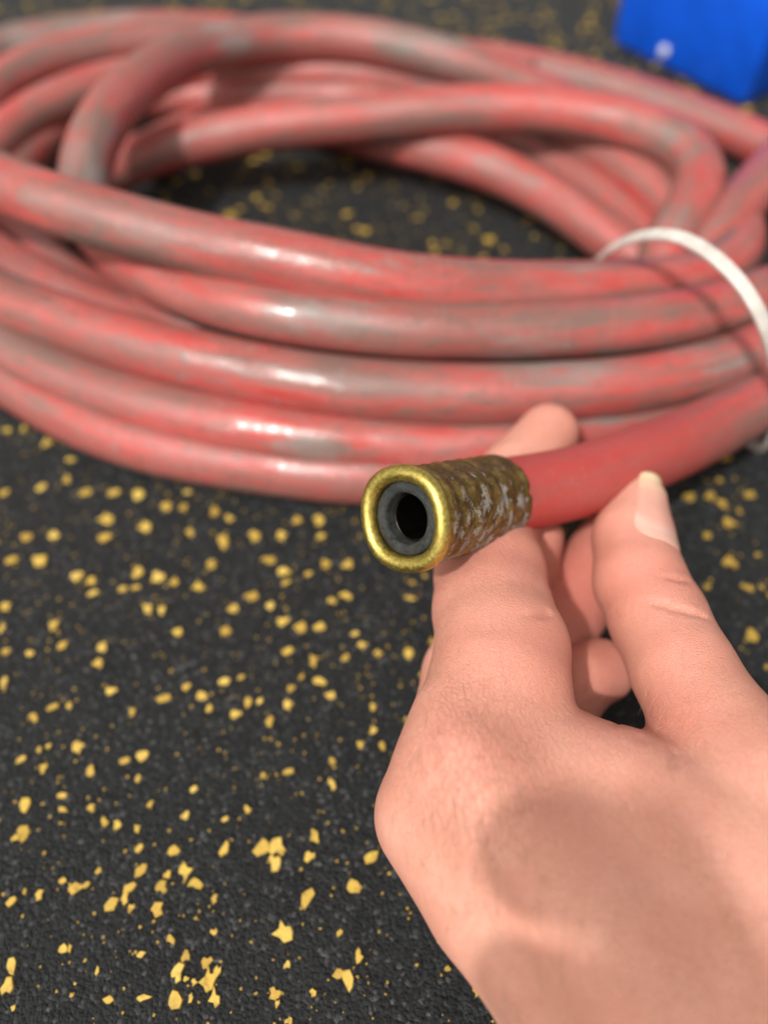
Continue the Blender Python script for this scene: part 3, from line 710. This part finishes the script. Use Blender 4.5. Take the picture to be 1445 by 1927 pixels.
def surface_nets(fn, lo, hi, h):
    ax = [np.arange(lo[i], hi[i] + h, h, dtype=np.float32) for i in range(3)]
    nx, ny, nz = map(len, ax)
    D = np.empty((nx, ny, nz), np.float32)
    YY, ZZ = np.meshgrid(ax[1], ax[2], indexing='ij')
    blk = max(1, int(400000 / (ny * nz)))
    for i in range(0, nx, blk):
        xs = ax[0][i:i + blk]
        Pn = np.stack([np.broadcast_to(xs[:, None, None], (len(xs), ny, nz)), np.broadcast_to(YY, (len(xs), ny, nz)), np.broadcast_to(ZZ, (len(xs), ny, nz))], -1)
        D[i:i + blk] = fn(Pn)
    ins = D < 0
    cnt = np.zeros((nx - 1, ny - 1, nz - 1), np.int8)
    for a in (0, 1):
        for b in (0, 1):
            for c in (0, 1):
                cnt += ins[a:nx - 1 + a, b:ny - 1 + b, c:nz - 1 + c]
    act = (cnt > 0) & (cnt < 8)
    idx = -np.ones(act.shape, np.int64); cells = np.argwhere(act); idx[act] = np.arange(len(cells))
    acc = np.zeros((len(cells), 3)); num = np.zeros(len(cells))
    cor = [(a, b, c) for a in (0, 1) for b in (0, 1) for c in (0, 1)]
    for p in cor:
        for k in range(3):
            if p[k]: continue
            q = list(p); q[k] = 1
            d0 = D[cells[:, 0] + p[0], cells[:, 1] + p[1], cells[:, 2] + p[2]]
            d1 = D[cells[:, 0] + q[0], cells[:, 1] + q[1], cells[:, 2] + q[2]]
            m = (d0 < 0) != (d1 < 0)
            tt = np.where(m, d0 / np.where(m, d0 - d1, 1), 0)
            pt = np.tile(np.array(p, float), (len(cells), 1)); pt[:, k] += tt
            acc[m] += pt[m]; num[m] += 1
    V = (cells + acc / num[:, None]) * h + np.array(lo)
    F = []
    for k in range(3):
        i1, i2 = (k + 1) % 3, (k + 2) % 3
        sl0 = [slice(None)] * 3; sl1 = [slice(None)] * 3
        sl0[k] = slice(0, -1); sl1[k] = slice(1, None)
        cr = ins[tuple(sl0)] != ins[tuple(sl1)]
        e = np.argwhere(cr)
        ok = (e[:, i1] > 0) & (e[:, i2] > 0) & (e[:, i1] < D.shape[i1] - 1) & (e[:, i2] < D.shape[i2] - 1)
        e = e[ok]
        def at(o1, o2):
            q = e.copy(); q[:, i1] += o1; q[:, i2] += o2; return idx[q[:, 0], q[:, 1], q[:, 2]]
        quad = np.stack([at(-1, -1), at(0, -1), at(0, 0), at(-1, 0)], -1)
        flip = ~ins[e[:, 0], e[:, 1], e[:, 2]]
        quad[flip] = quad[flip][:, ::-1]
        F.append(quad)
    return V, np.concatenate(F)
def cam_to_world_np(V):
    return np.stack([V[:, 0], V[:, 1] * sT - V[:, 2] * cT, H + V[:, 1] * cT + V[:, 2] * sT], -1) * U
def blobs(V, L):
    d = np.zeros(len(V))
    for (x, y, dep, r, wgt) in L:
        c = np.array(pc(x, y, dep)); rr = r * dep / FPX
        d = np.maximum(d, wgt * np.exp(-((V - c) ** 2).sum(-1) / (rr * rr)))
    return d
person = empty('person', tuple(P(1100, 1700, 120) * U), 'fair skinned person pinching the brass hose end between thumb and forefinger', 'person')
def skin_mesh(name, fn, lo, hi, h, flush_shade=None, wrinkle=None):
    V, F = surface_nets(fn, lo, hi, h)
    W = cam_to_world_np(V)
    me = bpy.data.meshes.new(name)
    me.from_pydata(W.tolist(), [], F.tolist()); me.update()
    for nm, L in (('flush_shade', flush_shade), ('wrinkle', wrinkle)):
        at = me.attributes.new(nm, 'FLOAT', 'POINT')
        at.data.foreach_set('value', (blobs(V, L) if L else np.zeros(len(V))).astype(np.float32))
    return link(name, me, M_SKIN, person)
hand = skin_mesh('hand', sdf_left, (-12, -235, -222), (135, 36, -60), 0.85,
    flush_shade=[(930,1090,165,120,1.0),(1000,1250,145,130,0.8),(900,1450,130,110,0.7),(1210,1090,165,140,0.8),(1040,800,205,90,0.6),(1090,1120,200,170,1.6),(1120,1290,180,110,1.3),(1120,1400,140,110,0.7),(1270,1380,140,90,0.8),(760,1560,140,60,0.4),(1280,1230,150,90,0.5),(930,1690,125,25,0.6)],  # heaviest blobs paint shade on the fingers behind; the others are skin redness
    wrinkle=[(860,1190,158,85,0.9),(850,1290,148,95,0.9),(900,1450,128,170,0.85),(1150,1450,135,220,0.4),(1300,1650,125,240,0.5),(950,1650,128,160,0.35),(1290,1140,160,60,0.7),(830,1400,140,60,0.7)])
hand['label'] = 'left hand pinching the hose end between thumb and forefinger'

# thumb nail, laid on the thumb's own surface
def build_nail():
    tip = np.array(pc(1203, 935, 186)); base = np.array(pc(1203, 1085, 173))
    ax = base - tip; Lx = np.linalg.norm(ax); ax /= Lx
    front = np.array([0, 0, 1.0]); front -= ax * (front @ ax); front /= np.linalg.norm(front)
    side = np.cross(ax, front); side *= np.sign(side[0])
    nu, nv = 26, 22; V = []; UV = []
    pts = []
    for i in range(nu):
        s_ = i / (nu - 1)
        for j in range(nv):
            q = j / (nv - 1)
            rnd_ = (2 * q - 1)
            t_ = -4.2 + s_ * (23.0 - 4.5 * rnd_ ** 4) + 1.0 * rnd_ ** 2 * (1 - s_)
            half = 54 * (0.86 + 0.14 * s_)
            phi = math.radians(20 + half * rnd_)
            dirv = front * math.cos(phi) + side * math.sin(phi)
            pts.append((tip + ax * t_, dirv)); UV.append((s_, q))
    o = np.array([p for p, d in pts]); dv = np.array([d for p, d in pts])
    r = np.full(len(o), 15.0)
    for _ in range(40):
        d = sdf_left((o + dv * r[:, None]).astype(np.float32)); r = np.maximum(r - d * 0.8, 2.5)
    s_ = np.array([u[0] for u in UV]); q = np.array([u[1] for u in UV])
    r = np.maximum(r, 6.2 - 1.2 * (1 - s_))
    edge = np.minimum(np.minimum(q, 1 - q) / 0.12, (1 - s_) / 0.08).clip(0, 1)
    top = o + dv * (r + 0.45 * edge - 0.10)[:, None]; bot = o + dv * (r - 0.7)[:, None]
    W = cam_to_world_np(np.concatenate([top, bot])); n0 = len(top); F = []
    for i in range(nu - 1):
        for j in range(nv - 1):
            a = i * nv + j; F.append((a, a + nv, a + nv + 1, a + 1)); F.append((n0 + a, n0 + a + 1, n0 + a + nv + 1, n0 + a + nv))
    rim = [j for j in range(nv)] + [i * nv + nv - 1 for i in range(1, nu)] + [(nu - 1) * nv + j for j in range(nv - 2, -1, -1)] + [i * nv for i in range(nu - 2, 0, -1)]
    for a, b in zip(rim, rim[1:] + rim[:1]): F.append((a, b, n0 + b, n0 + a))
    me = bpy.data.meshes.new('fingernail'); me.from_pydata(W.tolist(), [], F); me.update()
    bm = bmesh.new(); bm.from_mesh(me); bmesh.ops.recalc_face_normals(bm, faces=bm.faces); bm.to_mesh(me); bm.free()
    uv = me.uv_layers.new(name='UVMap')
    for lp in me.loops: uv.data[lp.index].uv = UV[lp.vertex_index % n0]
    o_ = link('fingernail', me, M_NAIL, None)
    o_.parent = hand
build_nail()

# ------------------------------------------------------------------ other hand, out of view, added and posed to cast two finger shadows
def sdf_shade_hand(Pn):
    palm = chain([((-28, -64, 128), 13), ((-14, -100, 158), 17)], Pn, 4)
    palm = smin(palm, chain([((-22, -86, 130), 13), ((-2, -114, 160), 17)], Pn, 4), 8)
    palm = smin(palm, chain([((-4, -108, 160), 18), ((14, -160, 205), 20), ((44, -245, 280), 27)], Pn, 6), 10)
    res = None
    for pts in ([((-28, -64, 128), 11), ((-44, -29, 100), 10), ((-38, -33, 57), 9.4), ((-28.5, -38, 16), 8.9), ((-16.5, -42, -15), 8.2)],
                [((-24, -80, 130), 11), ((-44, -50, 100), 10), ((-39, -54, 59), 9.2), ((-30.5, -59.5, 16), 8.7), ((-17.5, -63.5, -17), 8.0)],
                [((-20, -92, 132), 10.5), ((-34, -74, 104), 10), ((-8, -80, 94), 9), ((-4, -90, 112), 8)],
                [((-12, -104, 138), 9.5), ((-18, -92, 110), 8.8), ((2, -94, 102), 8), ((4, -102, 118), 7.4)],
                [((-8, -94, 154), 12), ((8, -70, 130), 10), ((2, -58, 106), 8.6)]):
        q = smin(palm, chain(pts, Pn, 3), 6); res = q if res is None else smin(res, q, 0.8)
    return res
shade_hand = skin_mesh('hand', sdf_shade_hand, (-64, -280, -32), (84, -10, 316), 2.0)  # added unseen hand, there only to cast the finger shadows
shade_hand['label'] = 'unseen other hand, added so its two fingers shade the first hand'

# fine pale hairs on the back of the hand
def build_hairs():
    me = hand.data; nv = len(me.vertices)
    co = np.empty(nv * 3, np.float32); me.vertices.foreach_get('co', co); co = co.reshape(-1, 3)
    no = np.empty(nv * 3, np.float32); me.vertices.foreach_get('normal', no); no = no.reshape(-1, 3)
    p = co / U
    d = p[:, 1] * cT - (p[:, 2] - H) * sT
    px = CX + p[:, 0] / d * FPX; py = CY - (p[:, 1] * sT + (p[:, 2] - H) * cT) / d * FPX
    vd = -p.copy(); vd[:, 2] += H; vd /= np.linalg.norm(vd, axis=1)[:, None]
    ok = ((no * vd).sum(1) > 0.55) & (px > 700) & (px < 1440) & (py > 1080) & (py < 1920) & (d < 170)
    ids = np.nonzero(ok)[0]; r = np.random.RandomState(4)
    wgt = np.exp(-((px[ids] - 850) / 150) ** 2 - ((py[ids] - 1560) / 170) ** 2) + 0.12
    ids = r.choice(ids, 520, replace=False, p=wgt / wgt.sum())
    V, F = [], []
    right_, up_ = np.array([1, 0, 0]), np.array([0, sT, cT])
    for i in ids:
        n_ = no[i]; a = math.radians(-80 + r.normal(0, 24))
        t_ = right_ * math.cos(a) + up_ * math.sin(a); t_ = t_ - n_ * (t_ @ n_); t_ /= np.linalg.norm(t_)
        b_ = np.cross(n_, t_); L = r.uniform(2.0, 5.5); wd = 0.04; cv = r.normal(0, 0.25)
        base = len(V)
        for k in range(4):
            q = k / 3
            c = p[i] + t_ * L * q + n_ * (0.1 + 0.9 * math.sin(q * 1.9)) * 0.8 + b_ * cv * q * q * L
            w_ = wd * (1 - 0.8 * q)
            V += [tuple((c - b_ * w_) * U), tuple((c + n_ * w_) * U), tuple((c + b_ * w_) * U)]
        for k in range(3):
            for e in range(3):
                f = (e + 1) % 3; F.append((base + k * 3 + e, base + k * 3 + f, base + k * 3 + 3 + f, base + k * 3 + 3 + e))
    n = N('fair_hair'); m = n.set(color=(0.62, 0.42, 0.26), rough=0.3, spec=0.5)
    o = link('hair', mesh('hair', V, F), m, None); o.parent = hand; o['kind'] = 'stuff'
build_hairs()
